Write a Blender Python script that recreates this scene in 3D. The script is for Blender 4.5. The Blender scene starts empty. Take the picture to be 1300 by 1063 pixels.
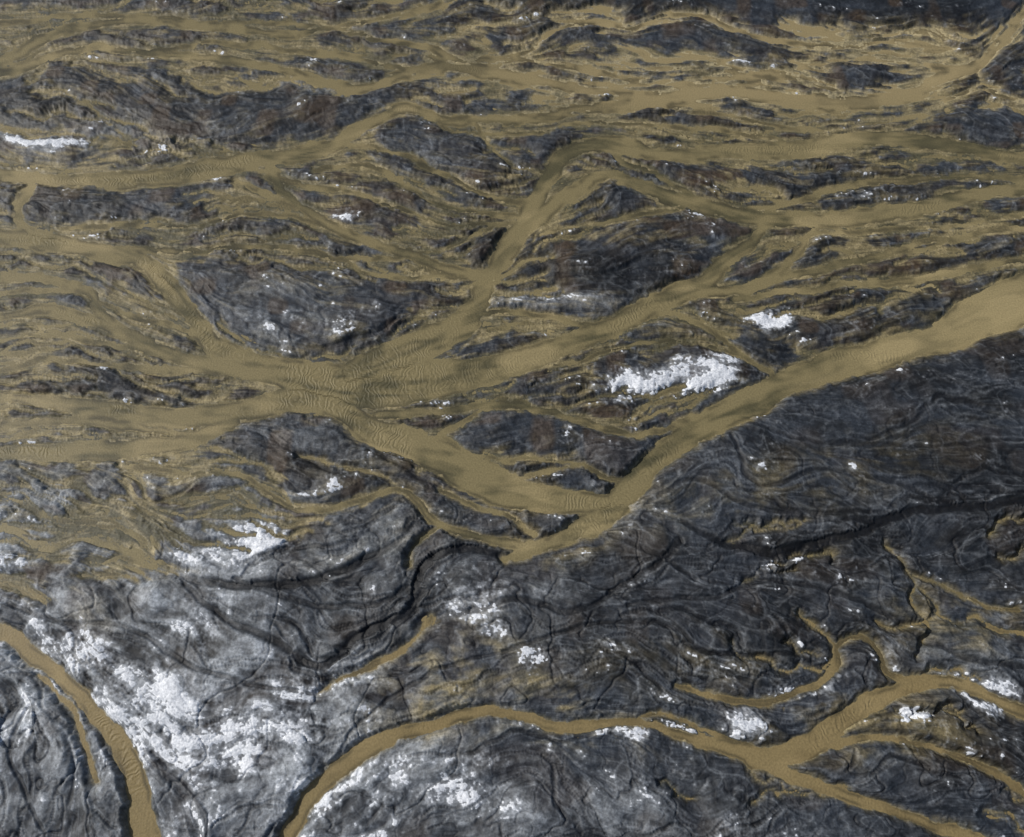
import bpy, numpy as np, math, time
T0=time.time()
f4=np.float32
# ------------------------------------------------------------------ survey frame -> ground metres
H=125.0; P=math.radians(65); F=25/36*1300
def ground(u,v):
    a=(u-650.0); b=-(v-531.5)
    dy=F*math.cos(P)+b*math.sin(P); dz=-F*math.sin(P)+b*math.cos(P)
    t=-H/dz
    return a*t, dy*t
VH=531.5-F*math.tan(P)
# ------------------------------------------------------------------ raster
U0,U1,V0,V1=-200,1500,-160,1200
nu=U1-U0; nv=V1-V0
uu,vv=np.meshgrid(np.arange(U0,U1,dtype=f4),np.arange(V0,V1,dtype=f4))
X,Y=ground(uu,vv); X=X.astype(f4); Y=Y.astype(f4)
rng=np.random.default_rng(7)
TAB=rng.random((256,256)).astype(f4)*2-1
def vnoise(x,y,seed=0):
    x=x+seed*17.31; y=y+seed*9.77
    xi=np.floor(x); yi=np.floor(y); fx=x-xi; fy=y-yi
    fx=fx*fx*fx*(fx*(fx*6-15)+10); fy=fy*fy*fy*(fy*(fy*6-15)+10)
    xi=xi.astype(np.int32)&255; yi=yi.astype(np.int32)&255
    x1=(xi+1)&255; y1=(yi+1)&255
    a=TAB[yi,xi]; b=TAB[yi,x1]; c=TAB[y1,xi]; d=TAB[y1,x1]
    return (a+(b-a)*fx)+((c+(d-c)*fx)-(a+(b-a)*fx))*fy
def fbm(x,y,o,seed=0,g=0.5):
    s=0;a=1
    for k in range(o):
        c,s_=math.cos(k*0.9),math.sin(k*0.9)
        s=s+a*vnoise((x*c-y*s_)*2**k,(x*s_+y*c)*2**k,seed+k*3); a*=g
    return s
def norm(a): a=a-a.mean(); return (a/a.std()).astype(f4)
def sst(a,b,x):
    t=np.clip((x-a)/(b-a),0,1); return t*t*(3-2*t)
# ------------------------------------------------------------------ river courses (x,y,width)
R=[
 [(1480,300,100),(1400,330,95),(1300,380,72),(1240,405,62),(1190,430,44),(1120,450,40),(1060,465,38),(1000,487,38),(950,512,40),(900,540,36),(860,563,34),(825,588,32),(800,618,32),(778,648,34),(740,672,26),(690,692,16),(640,708,8)],
 [(-190,235,22),(-50,220,20),(0,222,20),(100,230,22),(180,228,28),(260,215,34),(340,202,30),(420,185,26),(465,158,22),(510,136,20),(560,150,16),(640,152,16),(700,146,16),(800,132,24),(870,122,28),(950,120,26),(1050,130,26),(1130,125,24),(1200,100,22),(1255,75,16),(1285,35,12),(1310,5,12),(1340,-50,10)],
 [(-190,110,14),(0,78,20),(60,48,16),(140,30,12),(250,32,12),(350,44,14),(420,36,10),(470,28,8),(540,8,8),(600,-20,6)],
 [(-190,20,8),(0,28,8),(120,20,8),(250,28,10),(380,30,8),(440,42,8),(520,56,10),(600,78,14),(660,68,8),(700,40,8),(760,28,7),(800,38,6),(840,22,6),(890,20,6),(940,42,7),(1000,55,6),(1080,62,7),(1150,78,6),(1215,88,7),(1262,62,8),(1295,22,8),(1330,-20,8)],
 [(-190,80,18),(0,92,14),(90,62,12),(180,66,12),(300,76,16),(380,95,14),(450,112,18),(510,98,18),(570,84,22),(640,95,24),(720,110,22),(780,120,18),(870,122,20)],
 [(180,66,8),(260,56,7),(350,62,9),(440,72,9),(510,86,10),(560,90,14)],
 [(600,78,8),(680,76,8),(760,92,11),(840,108,8),(930,105,6),(1000,100,6),(1060,115,8),(1120,128,8)],
 [(740,110,8),(820,90,6),(900,84,6),(980,98,6)],
 [(1285,35,8),(1240,95,8),(1300,130,8),(1400,150,12)],
 [(610,385,34),(622,352,22),(645,318,36),(665,285,38),(682,250,28),(700,215,28),(725,192,28),(770,184,26),(830,194,24),(900,195,24),(1000,190,26),(1100,178,28),(1200,183,28),(1300,202,22),(1480,215,30)],
 [(660,300,28),(695,268,28),(735,236,22),(775,222,20),(820,238,24),(880,258,26),(960,276,26),(1040,281,26),(1150,266,28),(1230,250,22),(1300,240,20),(1480,225,24)],
 [(770,184,10),(790,205,12),(840,225,10),(890,258,10)],
 [(930,268,8),(1000,260,8),(1080,236,12),(1160,228,11),(1240,226,11),(1330,228,14)],
 [(190,340,28),(225,375,28),(250,412,28),(285,450,34),(370,478,42),(440,490,56),(520,487,58),(600,474,42),(680,455,32),(760,422,30),(830,388,30),(880,366,28),(915,338,24),(945,312,20),(970,285,18)],
 [(610,385,30),(570,422,42),(500,452,46),(440,485,50)],
 [(-190,500,14),(0,505,10),(60,512,18),(130,522,24),(210,532,28),(300,522,28),(370,508,34),(425,514,32),(470,545,34),(520,562,40),(580,590,48),(640,618,48),(700,636,38),(750,640,26),(790,642,24)],
 [(-190,600,40),(0,575,18),(80,575,22),(160,572,26),(230,560,22),(300,535,18)],
 [(0,540,9),(90,535,12),(180,545,12),(260,550,10)],
 [(-190,420,14),(0,402,12),(60,393,14),(120,408,18),(180,436,18),(230,458,20),(300,468,24),(370,480,30)],
 [(-190,480,12),(0,470,7),(60,456,7),(130,464,8),(200,470,10),(280,470,16)],
 [(0,432,6),(70,425,6),(150,440,8),(210,455,10)],
 [(-190,345,14),(0,355,13),(60,352,12),(110,372,14),(130,402,14),(190,436,14)],
 [(-190,290,24),(0,300,28),(60,308,26),(120,318,26),(180,334,26),(220,365,24)],
 [(40,236,14),(24,262,14),(38,292,16),(80,308,20)],
 [(0,375,6),(80,368,6),(150,395,8),(230,420,8),(270,440,12)],
 [(80,292,6),(160,285,8),(250,288,6),(320,272,6),(400,285,6),(440,300,8)],
 [(150,315,11),(240,318,10),(320,312,8),(400,322,8),(470,348,6),(540,352,8),(620,352,12)],
 [(340,205,14),(362,248,15),(400,278,15),(450,300,15),(510,322,15),(570,344,15),(620,350,14)],
 [(300,232,10),(340,246,11),(370,262,12)],
 [(400,215,9),(460,212,9),(510,232,9),(560,262,9),(620,274,10),(670,272,12)],
 [(340,225,9),(400,240,10),(450,246,8),(500,262,7),(570,285,6),(640,285,8)],
 [(440,182,8),(500,195,8),(550,218,8),(600,240,6),(650,256,8),(690,250,8)],
 [(430,330,6),(500,328,7),(560,318,6),(605,296,6),(650,280,8)],
 [(600,152,6),(625,185,6),(655,212,6),(690,222,6)],
 [(540,150,6),(600,168,6),(670,168,6),(740,158,6),(850,160,7),(940,172,8),(1010,186,10)],
 [(850,135,6),(930,150,6),(1020,165,6),(1100,160,6),(1180,140,8),(1240,110,6)],
 [(480,525,14),(560,524,12),(620,517,11),(680,521,10),(740,534,9),(795,549,8),(840,545,7),(880,530,8)],
 [(620,517,5),(590,535,5),(560,552,6),(545,565,10)],
 [(560,552,5),(620,580,5),(680,580,5),(730,590,5),(770,606,7),(800,610,9)],
 [(640,610,8),(700,596,6),(735,590,5)],
 [(880,366,20),(940,368,15),(1000,350,13),(1060,338,13),(1130,318,11),(1210,300,9),(1300,290,10),(1480,280,14)],
 [(930,380,11),(1000,372,9),(1080,362,9),(1160,356,11),(1240,340,9),(1310,330,9),(1450,320,12)],
 [(1050,282,9),(1020,310,12),(985,345,12),(950,365,12)],
 [(1040,300,7),(1120,292,7),(1220,286,6),(1310,270,8)],
 [(835,395,8),(890,415,7),(940,448,6),(975,468,7),(1000,486,9)],
 [(600,400,14),(660,398,6),(730,412,8),(770,418,12)],
 [(640,460,10),(720,462,6),(800,440,6),(870,436,5),(940,450,5)],
 [(690,300,7),(760,282,8),(830,268,8),(880,262,8)],
 [(150,592,7),(230,600,6),(300,604,6),(345,632,5),(400,648,6),(450,638,7),(505,622,7),(535,642,9),(560,668,11),(610,682,11),(650,688,13),(690,690,14)],
 [(560,622,5),(600,640,5),(650,658,6),(675,680,9)],
 [(505,622,3),(480,605,3),(430,590,3),(380,580,2)],
 [(560,668,6),(530,690,7),(522,715,6)],
 [(-190,730,18),(-20,795,20),(40,828,20),(90,870,18),(130,915,21),(160,965,24),(185,1060,30),(200,1190,36)],
 [(50,858,4),(90,895,5),(105,940,6),(120,990,6)],
 [(545,785,3),(525,815,5),(490,838,8),(450,855,7),(405,878,3)],
 [(300,1190,14),(390,1020,20),(450,965,24),(500,938,18),(560,915,16),(620,906,13),(680,915,13),(740,922,13),(800,918,13),(860,930,11),(920,948,18),(980,962,30),(1030,945,34),(1080,910,28),(1130,882,22),(1180,868,16),(1230,872,13),(1280,895,14),(1330,915,16),(1480,980,22)],
 [(860,868,4),(910,885,6),(970,892,8),(1020,875,9),(1058,850,8),(1058,820,6),(1085,806,7),(1112,822,7),(1125,850,7),(1165,866,10)],
 [(1058,820,4),(1030,795,3),(1010,780,3)],
 [(1060,945,12),(1120,935,8),(1190,950,7),(1250,975,9),(1350,1040,12)],
 [(960,965,28),(1000,985,20),(1100,1020,14),(1250,1070,14),(1480,1150,20)],
 [(800,918,5),(850,908,5),(920,935,6),(960,950,8)],
 [(1160,730,3),(1200,745,4),(1250,770,4),(1290,775,4)],
 [(1120,690,0.1),(1160,735,2),(1190,780,3),(1140,800,3),(1110,790,2)],
 [(1185,780,2),(1215,790,3),(1240,780,2),(1262,800,3),(1300,806,3)],
 [(1150,725,2),(1165,742,3),(1158,765,2),(1178,800,3),(1165,835,3)],
]
G=[
 [(-190,650,6),(0,672,6),(60,695,7),(110,684,6),(180,706,6),(250,735,6),(330,745,6),(420,735,7),(500,690,5)],
 [(200,690,3),(260,765,4),(345,812,6),(410,845,7),(465,806,8),(520,775,9),(540,725,10),(580,698,8),(640,708,6)],
 [(860,665,3),(920,692,6),(1000,703,9),(1080,680,8),(1170,650,7),(1300,642,7),(1480,650,8)],
 [(540,790,6),(600,778,5),(660,760,5),(740,775,4),(830,720,5),(860,690,5)],
 [(300,735,3),(400,770,4),(470,770,4),(520,745,4)],
 [(920,545,3),(960,620,3),(1060,600,3),(1200,640,4)],
 [(930,530,3),(1010,560,2),(1090,570,3),(1200,570,2),(1300,560,2)],
 [(820,640,3),(880,610,3),(960,650,3),(1100,655,3)],
 [(800,770,3),(900,760,4),(980,740,4),(1100,770,4),(1200,830,4),(1300,850,4)],
 [(640,830,3),(720,800,3),(830,790,3),(900,830,3),(1010,830,3)],
 [(0,760,3),(80,790,3),(170,800,3),(250,850,4),(330,870,3),(400,880,3)],
 [(300,560,3),(360,570,3),(430,600,3),(480,600,3)],
 [(350,545,3),(420,545,3),(490,580,4),(560,622,3)],
 [(260,370,3),(300,420,4),(360,440,4),(440,440,4),(520,395,3)],
 [(350,340,2),(400,380,3),(450,375,3),(520,395,4)],
 [(150,120,2),(240,150,3),(290,180,3),(400,150,3),(470,130,3)],
 [(0,140,2),(100,130,3),(200,160,3),(330,185,3)],
 [(0,640,2),(100,620,2),(200,640,2),(280,600,2),(340,660,3),(450,650,2)],
 [(40,900,2),(20,960,3),(60,1050,3)],
 [(430,960,2),(480,900,3),(560,850,3),(640,830,2)],
 [(560,640,3),(640,620,2),(720,660,3),(800,690,3),(880,740,3)],
]
def smooth(pl,step=3.0):
    p=np.array(pl,float); n=len(p); out=[]
    for i in range(n-1):
        p0=p[max(i-1,0)];p1=p[i];p2=p[i+1];p3=p[min(i+2,n-1)]
        m=max(2,int(np.hypot(*(p2-p1)[:2])/step))
        for t in np.arange(m)/m:
            out.append(0.5*((2*p1)+(-p0+p2)*t+(2*p0-5*p1+4*p2-p3)*t*t+(-p0+3*p1-3*p2+p3)*t**3))
    out.append(p[-1]); return np.array(out)
W1=vnoise(X/7,Y/7,1)*4.5+vnoise(X/3,Y/3,2)*2.6+vnoise(X/1.3,Y/1.3,5)*1.3
W2=vnoise(X/7,Y/7,3)*3.5+vnoise(X/3,Y/3,4)*2.2+vnoise(X/1.3,Y/1.3,6)*1.3
UW=uu+W1; VW=vv+W2*0.8
def new_layer(margin): return [np.full((nv,nu),margin,f4),np.zeros((nv,nu),f4),np.ones((nv,nu),f4)]
def raster_lines(lines,layer,margin,s0=0,curve=0.08):
    E,S,Dn=layer
    tang=[]
    for li,pl in enumerate(lines):
        q=smooth(pl); gx,gy=ground(q[:,0],q[:,1])
        ds=np.hypot(np.diff(gx),np.diff(gy)); s=np.concatenate([[0],np.cumsum(ds)])+(li+s0)*37.3
        tg=np.gradient(q[:,:2],axis=0); ln=np.hypot(tg[:,0],tg[:,1])+1e-6; tg/=ln[:,None]
        sc=np.gradient(s)/ln
        for i in range(len(q)):
            x,y,w=q[i]; w=max(w,0.3); tang.append((x,y,tg[i,0],tg[i,1],w))
            r=int(w/2+margin+10)
            a0=int(max(0,x-U0-r));a1=int(min(nu,x-U0+r)); b0=int(max(0,y-V0-r)); b1=int(min(nv,y-V0+r))
            if a1<=a0 or b1<=b0: continue
            sl=(slice(b0,b1),slice(a0,a1))
            dx=UW[sl]-x; dy=VW[sl]-y
            e=np.sqrt(dx*dx+dy*dy)-w/2
            m=e<E[sl]
            E[sl]=np.where(m,e,E[sl])
            cr=np.abs(dx*tg[i,1]-dy*tg[i,0])
            S[sl]=np.where(m,s[i]+(dx*tg[i,0]+dy*tg[i,1])*sc[i]-curve*cr*cr/w,S[sl])
            Dn[sl]=np.where(m,w,Dn[sl])
    return np.array(tang)
R=[[(x,y,w*(0.76+0.22*min(1,max(0,(y-250)/250)))) for x,y,w in pl] for pl in R]
LR=new_layer(60); LG=new_layer(25)
tg1=raster_lines(R,LR,60); tg2=raster_lines(G,LG,25)
E0=LR[0].copy()
print('rivers',time.time()-T0)
# ------------------------------------------------------------------ regional fields
def blobs(bl):
    z=np.zeros((nv,nu),f4)
    for x,y,rx,ry,an,am in bl:
        c,s=math.cos(math.radians(an)),math.sin(math.radians(an))
        dx=uu-x+W1*1.5; dy=vv-y+W2*1.5
        p=(dx*c+dy*s)/rx; q=(-dx*s+dy*c)/ry
        z=np.maximum(z,am*np.exp(-(p*p+q*q)**1.5*0.7))
    return z
dark=blobs([(880,48,115,16,3,1),(720,42,60,12,0,1),(1095,98,45,18,0,1),(1270,160,75,16,-6,1),(1275,92,22,20,0,.9),(480,48,45,12,10,1),(300,140,210,34,-2,.8),(120,150,130,25,5,.6),
 (790,345,110,36,-4,1.1),(340,392,85,50,20,.9),(470,400,70,40,-20,.7),(560,135,60,9,0,.8),(620,315,30,26,-50,.9),(790,240,40,20,-10,.9),(1150,235,60,14,-10,.9),(860,290,60,18,0,.8),
 (130,262,110,22,4,.8),(560,195,70,30,20,.7),(690,180,35,14,-20,.8),(1180,392,60,20,-15,.8),(1040,415,90,30,-10,.7),(1000,330,50,12,-10,.8),(1240,310,60,14,-5,.7),
 (640,548,60,18,10,.9),(740,560,90,20,15,.9),(400,580,130,38,15,1),(130,490,60,14,0,.7),(60,440,60,8,0,.6),(900,470,110,28,-15,.8),(640,210,50,14,0,.7),(480,270,40,14,15,.8),(600,255,30,7,0,.8),
 (1150,540,260,80,-8,1),(430,320,40,12,10,.7),(900,150,60,12,0,.7),(1030,225,70,16,0,.6),(1000,240,60,18,-10,.6),(330,345,60,12,0,.5)])
topd=1-sst(-6,27,vv-6*vnoise(X/30,Y/30,31)+ (650-np.clip(uu,300,1000))*0.06)
south=sst(560,640,vv+0.28*(uu-650)+12*vnoise(X/25,Y/25,32))
silver_sheen=blobs([(120,700,280,110,0,.9),(60,860,220,150,0,1),(300,900,260,130,10,1),(420,700,150,50,0,.45),(600,790,110,50,-20,.6),(480,930,220,70,0,.7),(60,180,120,22,0,.5),(400,110,60,10,0,.3),(700,385,70,12,0,.5),(340,400,80,40,0,.35),(150,660,200,60,0,.8),(1250,850,80,40,0,.4),(800,660,100,30,0,.2),(380,560,90,24,0,.25),(500,1050,400,70,0,.5)])  # light grey patches; lower-left ones paint sun sheen into the gravel colour
brown=blobs([(570,860,100,60,-35,1.15),(690,880,70,22,15,1.2),(640,640,50,20,0,.5),(120,800,30,60,30,.6),(1200,790,90,40,10,.65),(900,640,110,34,-10,.55),(730,700,60,20,-30,.7),(1040,610,200,40,-15,.3),(230,590,110,18,0,.8),(80,600,90,16,0,.7),(1100,920,120,40,0,.85),(560,590,50,16,20,.6),(850,850,120,40,0,.3),(720,930,200,26,0,.6),(500,600,50,20,0,.5),(1200,400,120,22,-20,.8),(900,410,120,22,0,.6),(480,690,120,30,-10,.3)])
wet=blobs([(1080,692,240,14,-5,1),(900,700,70,14,10,.8),(350,742,190,9,0,.7),(450,815,80,18,-35,.9),(1240,590,110,26,0,.8),(1180,480,170,20,-18,.9),(540,730,22,50,0,.9),(700,790,120,22,-10,.8),(760,345,90,24,-4,.8),(1020,790,160,24,5,.8),(800,850,90,24,0,.7),(620,310,22,26,-50,.8),(1130,545,120,20,-10,.6),(1240,720,90,14,0,.7),(400,600,100,16,15,.6),(650,545,50,12,0,.8),(1270,930,60,30,0,.8),(970,820,90,18,0,.7)])
snow=blobs([(310,690,70,24,-12,.97),(235,700,26,12,0,.7),(270,800,40,40,60,.72),(190,905,105,55,20,.9),(330,930,105,36,-10,.94),(120,840,66,30,30,.8),(255,950,125,34,0,1.0),(30,770,50,70,0,.4),(600,765,46,34,-35,.78),(640,795,36,12,-20,.7),(850,485,80,19,-6,.95),(905,478,30,20,0,.9),(925,456,36,8,5,.9),(980,408,26,16,0,1.05),(65,183,55,8,3,.85),(945,915,30,24,40,.9),(1040,868,60,12,-12,.7),(1230,868,60,14,15,.75),(1265,900,45,12,25,.75),(560,965,120,10,-5,.6),(780,930,120,9,5,.65),(890,930,40,14,20,.7),(400,880,60,30,-20,.65),(950,530,30,5,-35,.7),(1180,905,60,10,10,.45),(20,965,40,30,0,.5),(430,1010,250,40,0,.42),(690,383,35,6,0,.55),(430,275,20,7,0,.55),(440,410,60,10,-20,.35),(820,660,40,6,-20,.35),(370,420,50,14,30,.3)])
# ------------------------------------------------------------------ flow orientation
tg=np.concatenate([tg1,tg2])
k=12
cu=np.arange(U0,U1+k,k); cv=np.arange(V0,V1+k,k)
CU,CV=np.meshgrid(cu,cv); A=np.zeros(CU.shape); B=np.zeros(CU.shape)
c2=tg[:,2]**2-tg[:,3]**2; s2=2*tg[:,2]*tg[:,3]; ww=np.sqrt(tg[:,4])+1
for j in range(CU.shape[0]):
    d2=(CU[j][:,None]-tg[:,0])**2+(CV[j][:,None]-tg[:,1])**2
    w=ww/(d2+60)**1.25
    A[j]=(w*c2).sum(1)/w.sum(1); B[j]=(w*s2).sum(1)/w.sum(1)
def bil(Gd,gx,gy):
    gx=np.clip(gx,0,Gd.shape[1]-1.001); gy=np.clip(gy,0,Gd.shape[0]-1.001)
    xi=gx.astype(np.int32); yi=gy.astype(np.int32); fx=(gx-xi).astype(f4); fy=(gy-yi).astype(f4)
    return (Gd[yi,xi]*(1-fx)+Gd[yi,xi+1]*fx)*(1-fy)+(Gd[yi+1,xi]*(1-fx)+Gd[yi+1,xi+1]*fx)*fy
a=bil(A,(uu-U0)/k,(vv-V0)/k); b=bil(B,(uu-U0)/k,(vv-V0)/k)
ang=0.5*np.arctan2(b,a+0.12)
land=sst(2,25,E0)
ang=(ang+(0.46*vnoise(X/13,Y/13,11)+0.34*vnoise(X/6,Y/6,12)+0.12*vnoise(X/2.4,Y/2.4,13))*(0.25+0.75*land)*(1+0.45*south)).astype(f4)
DX=np.cos(ang).astype(f4); DY=np.sin(ang).astype(f4)
def trace(n,ok,wmin,wmax,len0,len1,dev,me=0.28,f0=0.05,f1=0.12,st=8):
    out=[]; tries=0
    while len(out)<n and tries<n*40:
        tries+=1
        x=rng.uniform(U0+20,U1-20); y=rng.uniform(V0+20,V1-20)
        if not ok(x,y): continue
        L=rng.uniform(len0,len1); off=rng.uniform(-dev,dev); w=(wmin+(wmax-wmin)*rng.random()**2)*(0.6+0.4*min(1,max(0,y/500)))
        pts=[]; ph=rng.uniform(0,6.28); fr=rng.uniform(f0,f1)
        nS=int(L/st)
        for i in range(nS):
            iy=int(y-V0); ix=int(x-U0)
            if not(0<=iy<nv and 0<=ix<nu) or not ok(x,y,True): break
            a=ang[iy,ix]+off*math.cos(math.pi*i/nS)+me*math.sin(ph+fr*i*st)+0.5*me*math.sin(2*ph+2.7*fr*i*st)
            pts.append((x,y)); x+=math.cos(a)*st; y+=math.sin(a)*st
        if len(pts)>4:
            m=len(pts); out.append([(p[0],p[1],0.3+w*math.sin(math.pi*(i+0.5)/m)**0.6) for i,p in enumerate(pts)])
    return out
ix_=lambda x,y:(int(y-V0),int(x-U0))
def okbelt(x,y,run=False):
    i=ix_(x,y); 
    if dark[i]>(0.62 if run else 0.45) or topd[i]>0.5 or south[i]>0.5: return False
    return run or E0[i]>3
def oksouth(x,y,run=False):
    i=ix_(x,y); return (E0[i]>4) and (south[i]>0.4 or dark[i]>0.5)
def okdark(x,y,run=False):
    i=ix_(x,y); return E0[i]>3 and topd[i]<0.6
def okse(x,y,run=False):
    i=ix_(x,y); return x>780 and y>660 and south[i]>0.5
TH=trace(340,okbelt,1.4,4.6,60,240,0.45)
TE=trace(26,okse,0.6,1.8,60,180,0.5,0.6,0.1,0.2)
RL=trace(170,oksouth,0.3,3.6,80,420,0.6,0.34,0.03,0.11,8)+trace(90,okdark,0.3,1.4,40,140,0.5,0.3)
raster_lines(TH+TE,LR,14,s0=100); raster_lines(RL,LG,12)
E,S,WN=LR; EG,_,WG=LG
print('threads',len(TH),len(RL),time.time()-T0)
IU=(uu-U0); IV=(vv-V0)
def gath(Z,px,py):
    return Z[np.clip(np.rint(py),0,nv-1).astype(np.int32),np.clip(np.rint(px),0,nu-1).astype(np.int32)]
def lic(fields,n,st=1.5):
    px,py=DX*st,DY*st
    fields=list(fields); 
    for i in range(n):
        qx=IU+px; qy=IV+py
        iy=np.clip(np.rint(qy),0,nv-1).astype(np.int32); ix=np.clip(np.rint(qx),0,nu-1).astype(np.int32)
        fields=[0.5*(z+z[iy,ix]) for z in fields]
        if i<n-1: px,py=px+px[iy,ix],py+py[iy,ix]
    return fields
nL=vnoise(X/4.0,Y/4.0,21).astype(f4)+0.5*vnoise(X/2,Y/2,20).astype(f4)
nM=vnoise(X/1.6,Y/1.6,22).astype(f4)
nS=vnoise(X/0.7,Y/0.7,23).astype(f4)
nT=(rng.random((nv,nu)).astype(f4)-0.5)
L1,=lic([nL],6); L1,=lic([L1],5)
L2,=lic([nM],5,1.5); L2,=lic([L2],4)
L3,L4=lic([nS,nT],4,1.2); L3,L4=lic([L3,L4],3)
K0,K1,K2=lic([fbm(X/8,Y/8,4,69,0.5).astype(f4),fbm(X/3.6,Y/3.6,4,71,0.55).astype(f4),fbm(X/1.5,Y/1.5,3,75,0.5).astype(f4)],3,1.6)
K0,K1,K2=lic([K0,K1,K2],3,2.0)
L1,L2,L3,L4,K0,K1,K2=map(norm,(L1,L2,L3,L4,K0,K1,K2))
print('lic',time.time()-T0)
n1=fbm(X/14,Y/14,3,41); n2=fbm(X/4,Y/4,3,42); n3=fbm(X/0.9,Y/0.9,3,43)
n4=fbm(X/0.4,Y/0.4,2,47); n5=fbm(X/2.2,Y/2.2,4,55,0.6)
# ------------------------------------------------------------------ heights (metres)
feather=sst(300,900,uu)*(1-sst(110,180,vv))
small=1-sst(6,14,WN)
ew=E+(L2*0.8+L3*0.6+L1*0.6)*(1-0.4*small)+1.1*n3+0.7*n4+feather*(L2*2.0+L3*2.5)
zl=np.clip(ew,-6,22)*0.030
rough=sst(0,8,ew)
ridge1=-np.exp(-(L1/0.12)**2)
ridge2=-np.exp(-(L2/0.14)**2)
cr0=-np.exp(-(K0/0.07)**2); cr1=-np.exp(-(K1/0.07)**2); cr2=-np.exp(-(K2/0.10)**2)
belt=(1-south)*(1-topd)
calm=1-0.55*blobs([(1150,560,330,110,-8,1)])-0.4*topd
z=zl+rough*calm*(0.12*L1+0.05*L2+0.02*L3+0.28*K0*(1-0.6*belt)+0.10*K1+0.025*K2+0.04*n5+0.035*n3 +0.20*ridge1*belt+0.10*ridge2*belt+0.26*cr0*(1-belt)+0.12*cr1*(1-0.5*belt)+0.03*cr2)
z=z+rough*(0.45*south+0.45*dark+0.5*topd+0.23)
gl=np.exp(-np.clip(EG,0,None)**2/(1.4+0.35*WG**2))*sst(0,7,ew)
z=z-gl*(0.05+0.08*np.clip(WG,0,7))*(0.6+0.4*calm)
bank=np.exp(-((EG-3.0)/1.5)**2)*sst(3,10,ew)
z=z+bank*0.04
z=np.where(ew>2,np.maximum(z,-0.12),z)
dry=np.clip(south+topd+dark,0,1)*sst(3,8,ew)
z=z+dry*np.maximum(0,0.06-z)*0.98
Z=z.astype(f4)
# ------------------------------------------------------------------ albedo
def lin(r,g,b): 
    c=np.array([r,g,b])/255.; return np.where(c<=.04045,c/12.92,((c+.055)/1.055)**2.4).astype(f4)
def mix(c,d,m): return c+(np.broadcast_to(d,c.shape)-c)*m[...,None]
TAN=lin(138,125,90); OLV=lin(80,76,55); SL=lin(42,47,54); SLD=lin(17,20,24); BRN=lin(50,42,33); SIL=lin(156,161,166); RUST=lin(78,61,40); PALE=lin(174,160,124)  # SIL: silver grey of the pale veins and the painted sheen
C=np.empty((nv,nu,3),f4); C[:]=SL
C=mix(C,SLD,np.clip(0.5+0.7*n1+0.25*K0+0.14*K1+0.18*L2+0.6*wet,0,1))
C=mix(C,BRN,np.clip(0.30+0.5*n2+0.3*L1,0,1)*(1-0.8*south)*(1-topd)*(1-0.75*dark)*0.9)
C=mix(C,SIL,np.clip(silver_sheen*(0.50+0.22*K0+0.18*L2+0.10*L3+0.16*K1+0.20*n5+0.15*n3),0,1)*(1-0.7*wet))  # sheen mixed into the ground colour as pale grey
vein=np.exp(-((L2-0.55)/0.10)**2)*sst(-0.2,0.8,n2+0.3*n1)+np.exp(-((K1-0.5)/0.07)**2)*sst(-0.3,0.7,n2)+0.7*np.exp(-((L1+0.4)/0.05)**2)+0.8*np.exp(-((K0-0.4)/0.05)**2)
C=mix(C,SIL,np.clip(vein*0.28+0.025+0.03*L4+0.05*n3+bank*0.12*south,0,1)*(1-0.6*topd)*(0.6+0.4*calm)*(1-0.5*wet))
low=0.20+0.14*n2-0.25*dark-0.30*south-0.6*topd+0.04*L3+0.15*brown+0.06*n3
tan=1-sst(low-0.10,low+0.10,z-0.03*L4)
tan2=np.clip(brown*(0.40+0.25*L2+0.1*L3+0.15*K1+0.15*K0+0.3*n5),0,1)*(1-0.6*wet)
beltsilt=belt*(1-0.9*dark)*np.clip(-0.02+0.30*n2+0.27*L2+0.24*L3+0.12*L4+0.25*n5,0,0.85)
tan=np.clip(np.maximum(np.maximum(tan,tan2),beltsilt),0,1)
edge=np.exp(-np.clip(ew,0,None)/(2.2+1.2*np.clip(n5,-1,1)))*sst(-4,0,ew); tan=np.maximum(tan,edge*0.92)
silt=mix(np.broadcast_to(OLV,C.shape).copy(),TAN,np.clip(0.36+0.4*n1+0.28*L3+0.2*L4+0.2*n5+0.3*south,0,1))
C=C+(silt-C)*(tan*0.9)[...,None]
C=mix(C,PALE,np.clip(feather*edge*0.8,0,1))
C=mix(C,RUST,np.clip((vnoise(X/5,Y/5,51)-0.25)*1.4,0,0.45)*rough*(1-tan)*(1-0.7*south))
C=mix(C,lin(196,200,205),np.clip(snow*1.05-0.38+0.14*n3+0.18*n4+0.14*L2+0.10*K1+0.16*n5,0,0.75)*sst(1,6,ew))
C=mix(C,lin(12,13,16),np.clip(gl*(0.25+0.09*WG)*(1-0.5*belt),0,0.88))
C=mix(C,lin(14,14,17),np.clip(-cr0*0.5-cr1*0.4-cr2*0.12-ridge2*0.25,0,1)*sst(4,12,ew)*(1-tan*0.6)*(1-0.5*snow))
C=C*(1+0.06*L4+0.16*n3+0.22*n4)[...,None]
C=np.clip(C,0.005,0.8)
WC=np.empty((nv,nu,3),f4); WC[:]=lin(124,113,81)
WC=mix(WC,lin(74,71,52),np.clip(0.26+0.36*L1+0.30*L2+0.16*L3+0.06*L4+0.3*n2,0,0.9))
WC=mix(WC,lin(162,146,106),np.clip(sst(0.1,1.3,n1+0.35*L2+0.3*L1)*0.6+0.5*sst(1000,1250,uu)*sst(330,380,vv)*(1-sst(480,600,vv)),0,0.8))
WC=mix(WC,lin(156,139,102),feather*0.5)
WC=mix(WC,lin(134,114,77),sst(700,820,vv)*0.45)
WC=mix(WC,lin(58,55,43),0.7*np.exp(-((E+1.6)/2.0)**2)*sst(-0.5,0.5,n2))
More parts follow.
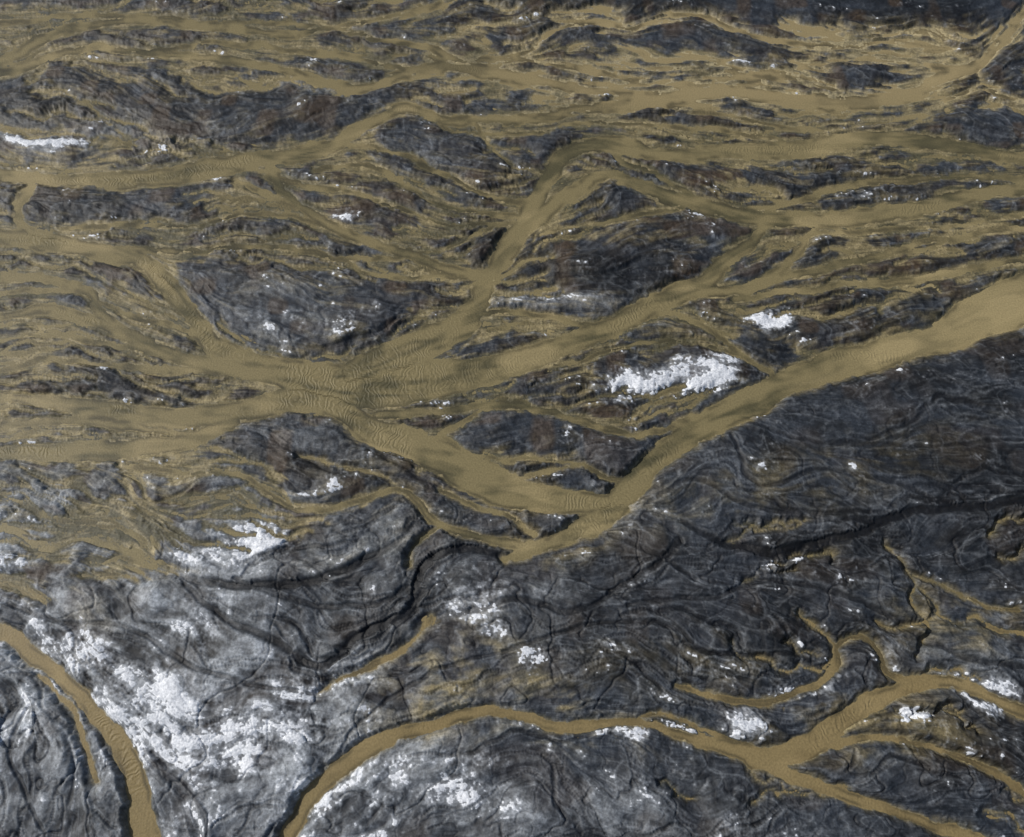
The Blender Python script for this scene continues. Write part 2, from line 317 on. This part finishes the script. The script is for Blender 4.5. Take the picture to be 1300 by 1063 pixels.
gs=np.hypot(*np.gradient(S)); amp=(gs<0.9)*sst(-3,-8,E)*sst(0.0,0.7,vnoise(X/13,Y/13,61)-0.05+0.35*(WN>24))
amp=(amp+np.roll(amp,2,0)+np.roll(amp,-2,0)+np.roll(amp,2,1)+np.roll(amp,-2,1))/5
sd=snow*0.9+0.18*L2+0.12*K1+0.10*L4+0.16*n3+0.26*n4+0.18*n5-0.76
sd=np.minimum(sd, (ew-2)*0.12)
sd=sd-0.3*gl+0.15*cr1+0.15*cr0
print('fields',time.time()-T0)
# ------------------------------------------------------------------ mesh axes
def axis(i0,i1,st,lo,hi,n):
    inner=np.arange(i0,i1,st); 
    q=np.linspace(0,1,n+1)[1:]
    a=i0-(i0-lo)*q**2.2; b=inner[-1]+(hi-inner[-1])*q**2.2
    return np.concatenate([a[::-1],inner,b])
def refl(x,lo,hi):
    L=hi-lo; t=np.mod(x-lo,2*L); return np.where(t>L,2*L-t,t)
def build(st,n):
    ua=axis(-60,1360,st,-5200,6500,n); va=axis(-30,1085,st,-900,2600,n)
    farv=VH+(-900-VH)*np.linspace(1,0.008,30)[1:]
    va=np.concatenate([farv[::-1],va])
    u,v=np.meshgrid(ua,va); x,y=ground(u,v)
    ru=refl(u,U0,U1-1); rv=refl(v,V0,V1-1)      # zero-based raster coordinates, mirrored beyond the surveyed reach
    return u,v,x,y,ru,rv
def mesh_from(name,x,y,z,keep,attrs,mat):
    nr,nc=x.shape
    idx=np.arange(nr*nc,dtype=np.int32).reshape(nr,nc)
    q=np.stack([idx[:-1,:-1],idx[1:,:-1],idx[1:,1:],idx[:-1,1:]],-1).reshape(-1,4)
    if keep is not None: q=q[keep.reshape(-1)]
    used=np.zeros(nr*nc,bool); used[q.ravel()]=True
    rm=np.cumsum(used,dtype=np.int32)-1; q=rm[q]
    co=np.stack([x,y,z],-1).reshape(-1,3)[used].astype(f4)
    me=bpy.data.meshes.new(name); me.vertices.add(len(co)); me.vertices.foreach_set('co',co.ravel())
    me.loops.add(len(q)*4); me.loops.foreach_set('vertex_index',q.ravel().astype(np.int32))
    me.polygons.add(len(q)); me.polygons.foreach_set('loop_start',np.arange(0,len(q)*4,4,dtype=np.int32))
    me.polygons.foreach_set('use_smooth',np.ones(len(q),bool))
    for an,(kind,arr) in attrs.items():
        if kind=='C':
            at=me.attributes.new(an,'FLOAT_COLOR','POINT'); c=np.ones((len(co),4),f4); c[:,:3]=arr.reshape(-1,3)[used]; at.data.foreach_set('color',c.ravel())
        else:
            at=me.attributes.new(an,'FLOAT','POINT'); at.data.foreach_set('value',arr.reshape(-1)[used].astype(f4))
    me.update()
    ob=bpy.data.objects.new(name,me); bpy.context.collection.objects.link(ob); me.materials.append(mat); return ob
# ------------------------------------------------------------------ materials
def newmat(name):
    m=bpy.data.materials.new(name); m.use_nodes=True; nt=m.node_tree; nt.nodes.clear()
    o=nt.nodes.new('ShaderNodeOutputMaterial'); b=nt.nodes.new('ShaderNodeBsdfPrincipled'); nt.links.new(b.outputs[0],o.inputs[0]); return m,nt,b
def N(nt,t,**k):
    n=nt.nodes.new(t)
    for a,v in k.items(): setattr(n,a,v)
    return n
def ground_mat():
    m,nt,b=newmat('gravel_and_silt'); L=nt.links.new
    at=N(nt,'ShaderNodeAttribute',attribute_name='Albedo'); tc=N(nt,'ShaderNodeNewGeometry')
    no=N(nt,'ShaderNodeTexNoise'); no.inputs['Scale'].default_value=3.0; no.inputs['Detail'].default_value=4; no.inputs['Roughness'].default_value=0.75; L(tc.outputs['Position'],no.inputs['Vector'])
    mr=N(nt,'ShaderNodeMapRange'); mr.inputs[1].default_value=0.3; mr.inputs[2].default_value=0.7; mr.inputs[3].default_value=0.55; mr.inputs[4].default_value=1.45; L(no.outputs[0],mr.inputs[0])
    mx=N(nt,'ShaderNodeVectorMath',operation='SCALE'); L(at.outputs['Color'],mx.inputs[0]); L(mr.outputs[0],mx.inputs['Scale']); L(mx.outputs[0],b.inputs['Base Color'])
    bp=N(nt,'ShaderNodeBump'); bp.inputs['Strength'].default_value=0.5; bp.inputs['Distance'].default_value=0.11; L(no.outputs[0],bp.inputs['Height']); L(bp.outputs[0],b.inputs['Normal'])
    b.inputs['Roughness'].default_value=0.6; b.inputs['Specular IOR Level'].default_value=0.3
    return m
def water_mat():
    m,nt,b=newmat('silty_water'); L=nt.links.new
    at=N(nt,'ShaderNodeAttribute',attribute_name='Albedo'); ph=N(nt,'ShaderNodeAttribute',attribute_name='flow_s'); am=N(nt,'ShaderNodeAttribute',attribute_name='wave')
    ge=N(nt,'ShaderNodeNewGeometry')
    n0=N(nt,'ShaderNodeTexNoise'); n0.inputs['Scale'].default_value=0.35; n0.inputs['Detail'].default_value=2; L(ge.outputs['Position'],n0.inputs['Vector'])
    a1=N(nt,'ShaderNodeMath',operation='MULTIPLY_ADD'); L(n0.outputs[0],a1.inputs[0]); a1.inputs[1].default_value=5.0; L(ph.outputs['Fac'],a1.inputs[2])
    a2=N(nt,'ShaderNodeMath',operation='MULTIPLY'); L(a1.outputs[0],a2.inputs[0]); a2.inputs[1].default_value=2*math.pi/1.0
    si=N(nt,'ShaderNodeMath',operation='SINE'); L(a2.outputs[0],si.inputs[0])
    a3=N(nt,'ShaderNodeMath',operation='MULTIPLY'); L(si.outputs[0],a3.inputs[0]); L(am.outputs['Fac'],a3.inputs[1])
    n2=N(nt,'ShaderNodeTexNoise'); n2.inputs['Scale'].default_value=3.0; n2.inputs['Detail'].default_value=3; L(ge.outputs['Position'],n2.inputs['Vector'])
    a4=N(nt,'ShaderNodeMath',operation='MULTIPLY_ADD'); L(n2.outputs[0],a4.inputs[0]); a4.inputs[1].default_value=1.8; L(a3.outputs[0],a4.inputs[2])
    bp=N(nt,'ShaderNodeBump'); bp.inputs['Strength'].default_value=1.0; bp.inputs['Distance'].default_value=0.028; L(a4.outputs[0],bp.inputs['Height']); L(bp.outputs[0],b.inputs['Normal'])
    mr=N(nt,'ShaderNodeMapRange'); mr.inputs[1].default_value=0.3; mr.inputs[2].default_value=0.7; mr.inputs[3].default_value=0.84; mr.inputs[4].default_value=1.16; L(n2.outputs[0],mr.inputs[0])
    mx=N(nt,'ShaderNodeVectorMath',operation='SCALE'); L(at.outputs['Color'],mx.inputs[0]); L(mr.outputs[0],mx.inputs['Scale']); L(mx.outputs[0],b.inputs['Base Color'])
    b.inputs['Roughness'].default_value=0.5; b.inputs['IOR'].default_value=1.33; b.inputs['Specular IOR Level'].default_value=0.3
    return m
def snow_mat():
    m,nt,b=newmat('old_snow'); L=nt.links.new
    ge=N(nt,'ShaderNodeNewGeometry'); no=N(nt,'ShaderNodeTexNoise'); no.inputs['Scale'].default_value=3; no.inputs['Detail'].default_value=4; L(ge.outputs['Position'],no.inputs['Vector'])
    r=N(nt,'ShaderNodeValToRGB'); r.color_ramp.elements[0].position=.3; r.color_ramp.elements[0].color=(.42,.44,.47,1); r.color_ramp.elements[1].position=.65; r.color_ramp.elements[1].color=(.78,.80,.83,1)
    L(no.outputs[0],r.inputs[0]); L(r.outputs[0],b.inputs['Base Color']); b.inputs['Roughness'].default_value=.6
    bp=N(nt,'ShaderNodeBump'); bp.inputs['Distance'].default_value=.05; L(no.outputs[0],bp.inputs['Height']); L(bp.outputs[0],b.inputs['Normal']); return m
# ------------------------------------------------------------------ objects
u,v,x,y,ru,rv=build(1.1,90)
zt=bil(Z,ru,rv)
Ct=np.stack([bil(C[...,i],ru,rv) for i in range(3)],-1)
farr=sst(500,2500,np.hypot(x,y)); zt=zt+farr*1.5
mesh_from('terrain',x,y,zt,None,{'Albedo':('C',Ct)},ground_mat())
st=bil(sd.astype(f4),ru,rv)
inn=(np.hypot(x,y)<700)
st=np.where(inn,st,-1)
km=np.maximum.reduce([st[:-1,:-1],st[1:,:-1],st[1:,1:],st[:-1,1:]])>0
mesh_from('snow',x,y,zt+np.clip(st,-0.1,0.4)*0.15+0.004,km,{},snow_mat())
del u,v,x,y,ru,rv
u,v,x,y,ru,rv=build(2.0,70)
zw=bil(Z,ru,rv)
low=(zw<0.12)&(np.hypot(x,y)<2500)
for _ in range(2):
    l=low.copy(); l[1:]|=low[:-1]; l[:-1]|=low[1:]; l[:,1:]|=low[:,:-1]; l[:,:-1]|=low[:,1:]; low=l
kw=low[:-1,:-1]|low[1:,1:]
Cw=np.stack([bil(WC[...,i],ru,rv) for i in range(3)],-1)
mesh_from('braided_river',x,y,np.zeros_like(x),kw,{'Albedo':('C',Cw),'flow_s':('F',gath(S,ru,rv)),'wave':('F',bil(amp.astype(f4),ru,rv))},water_mat())
print('mesh',time.time()-T0)
# ------------------------------------------------------------------ light, sky, camera
sc=bpy.context.scene
w=bpy.data.worlds.new('World'); sc.world=w; w.use_nodes=True; nt=w.node_tree
bg=nt.nodes['Background']; sk=nt.nodes.new('ShaderNodeTexSky'); sk.sky_type='NISHITA'; sk.sun_disc=False
el,az=math.radians(42),math.radians(-75)
sk.sun_elevation=el; sk.sun_rotation=az; sk.air_density=1.0; sk.dust_density=2.0
nt.links.new(sk.outputs[0],bg.inputs[0]); bg.inputs[1].default_value=0.08
sl=bpy.data.lights.new('sun','SUN'); sl.energy=3.5; sl.angle=math.radians(0.6); sl.color=(1,.97,.92)
so=bpy.data.objects.new('sun',sl); bpy.context.collection.objects.link(so)
from mathutils import Vector
d=Vector((math.sin(az)*math.cos(el),math.cos(az)*math.cos(el),math.sin(el)))
so.rotation_euler=d.to_track_quat('Z','Y').to_euler()
cam=bpy.data.cameras.new('camera'); cam.lens=25; cam.sensor_width=36; cam.sensor_fit='HORIZONTAL'; cam.clip_start=1; cam.clip_end=60000
co=bpy.data.objects.new('camera',cam); co.location=(0,0,H); co.rotation_euler=(math.radians(90)-P,0,0); bpy.context.collection.objects.link(co); sc.camera=co
sc.view_settings.view_transform='Standard'; sc.view_settings.look='None'; sc.view_settings.exposure=0
print('done',time.time()-T0)
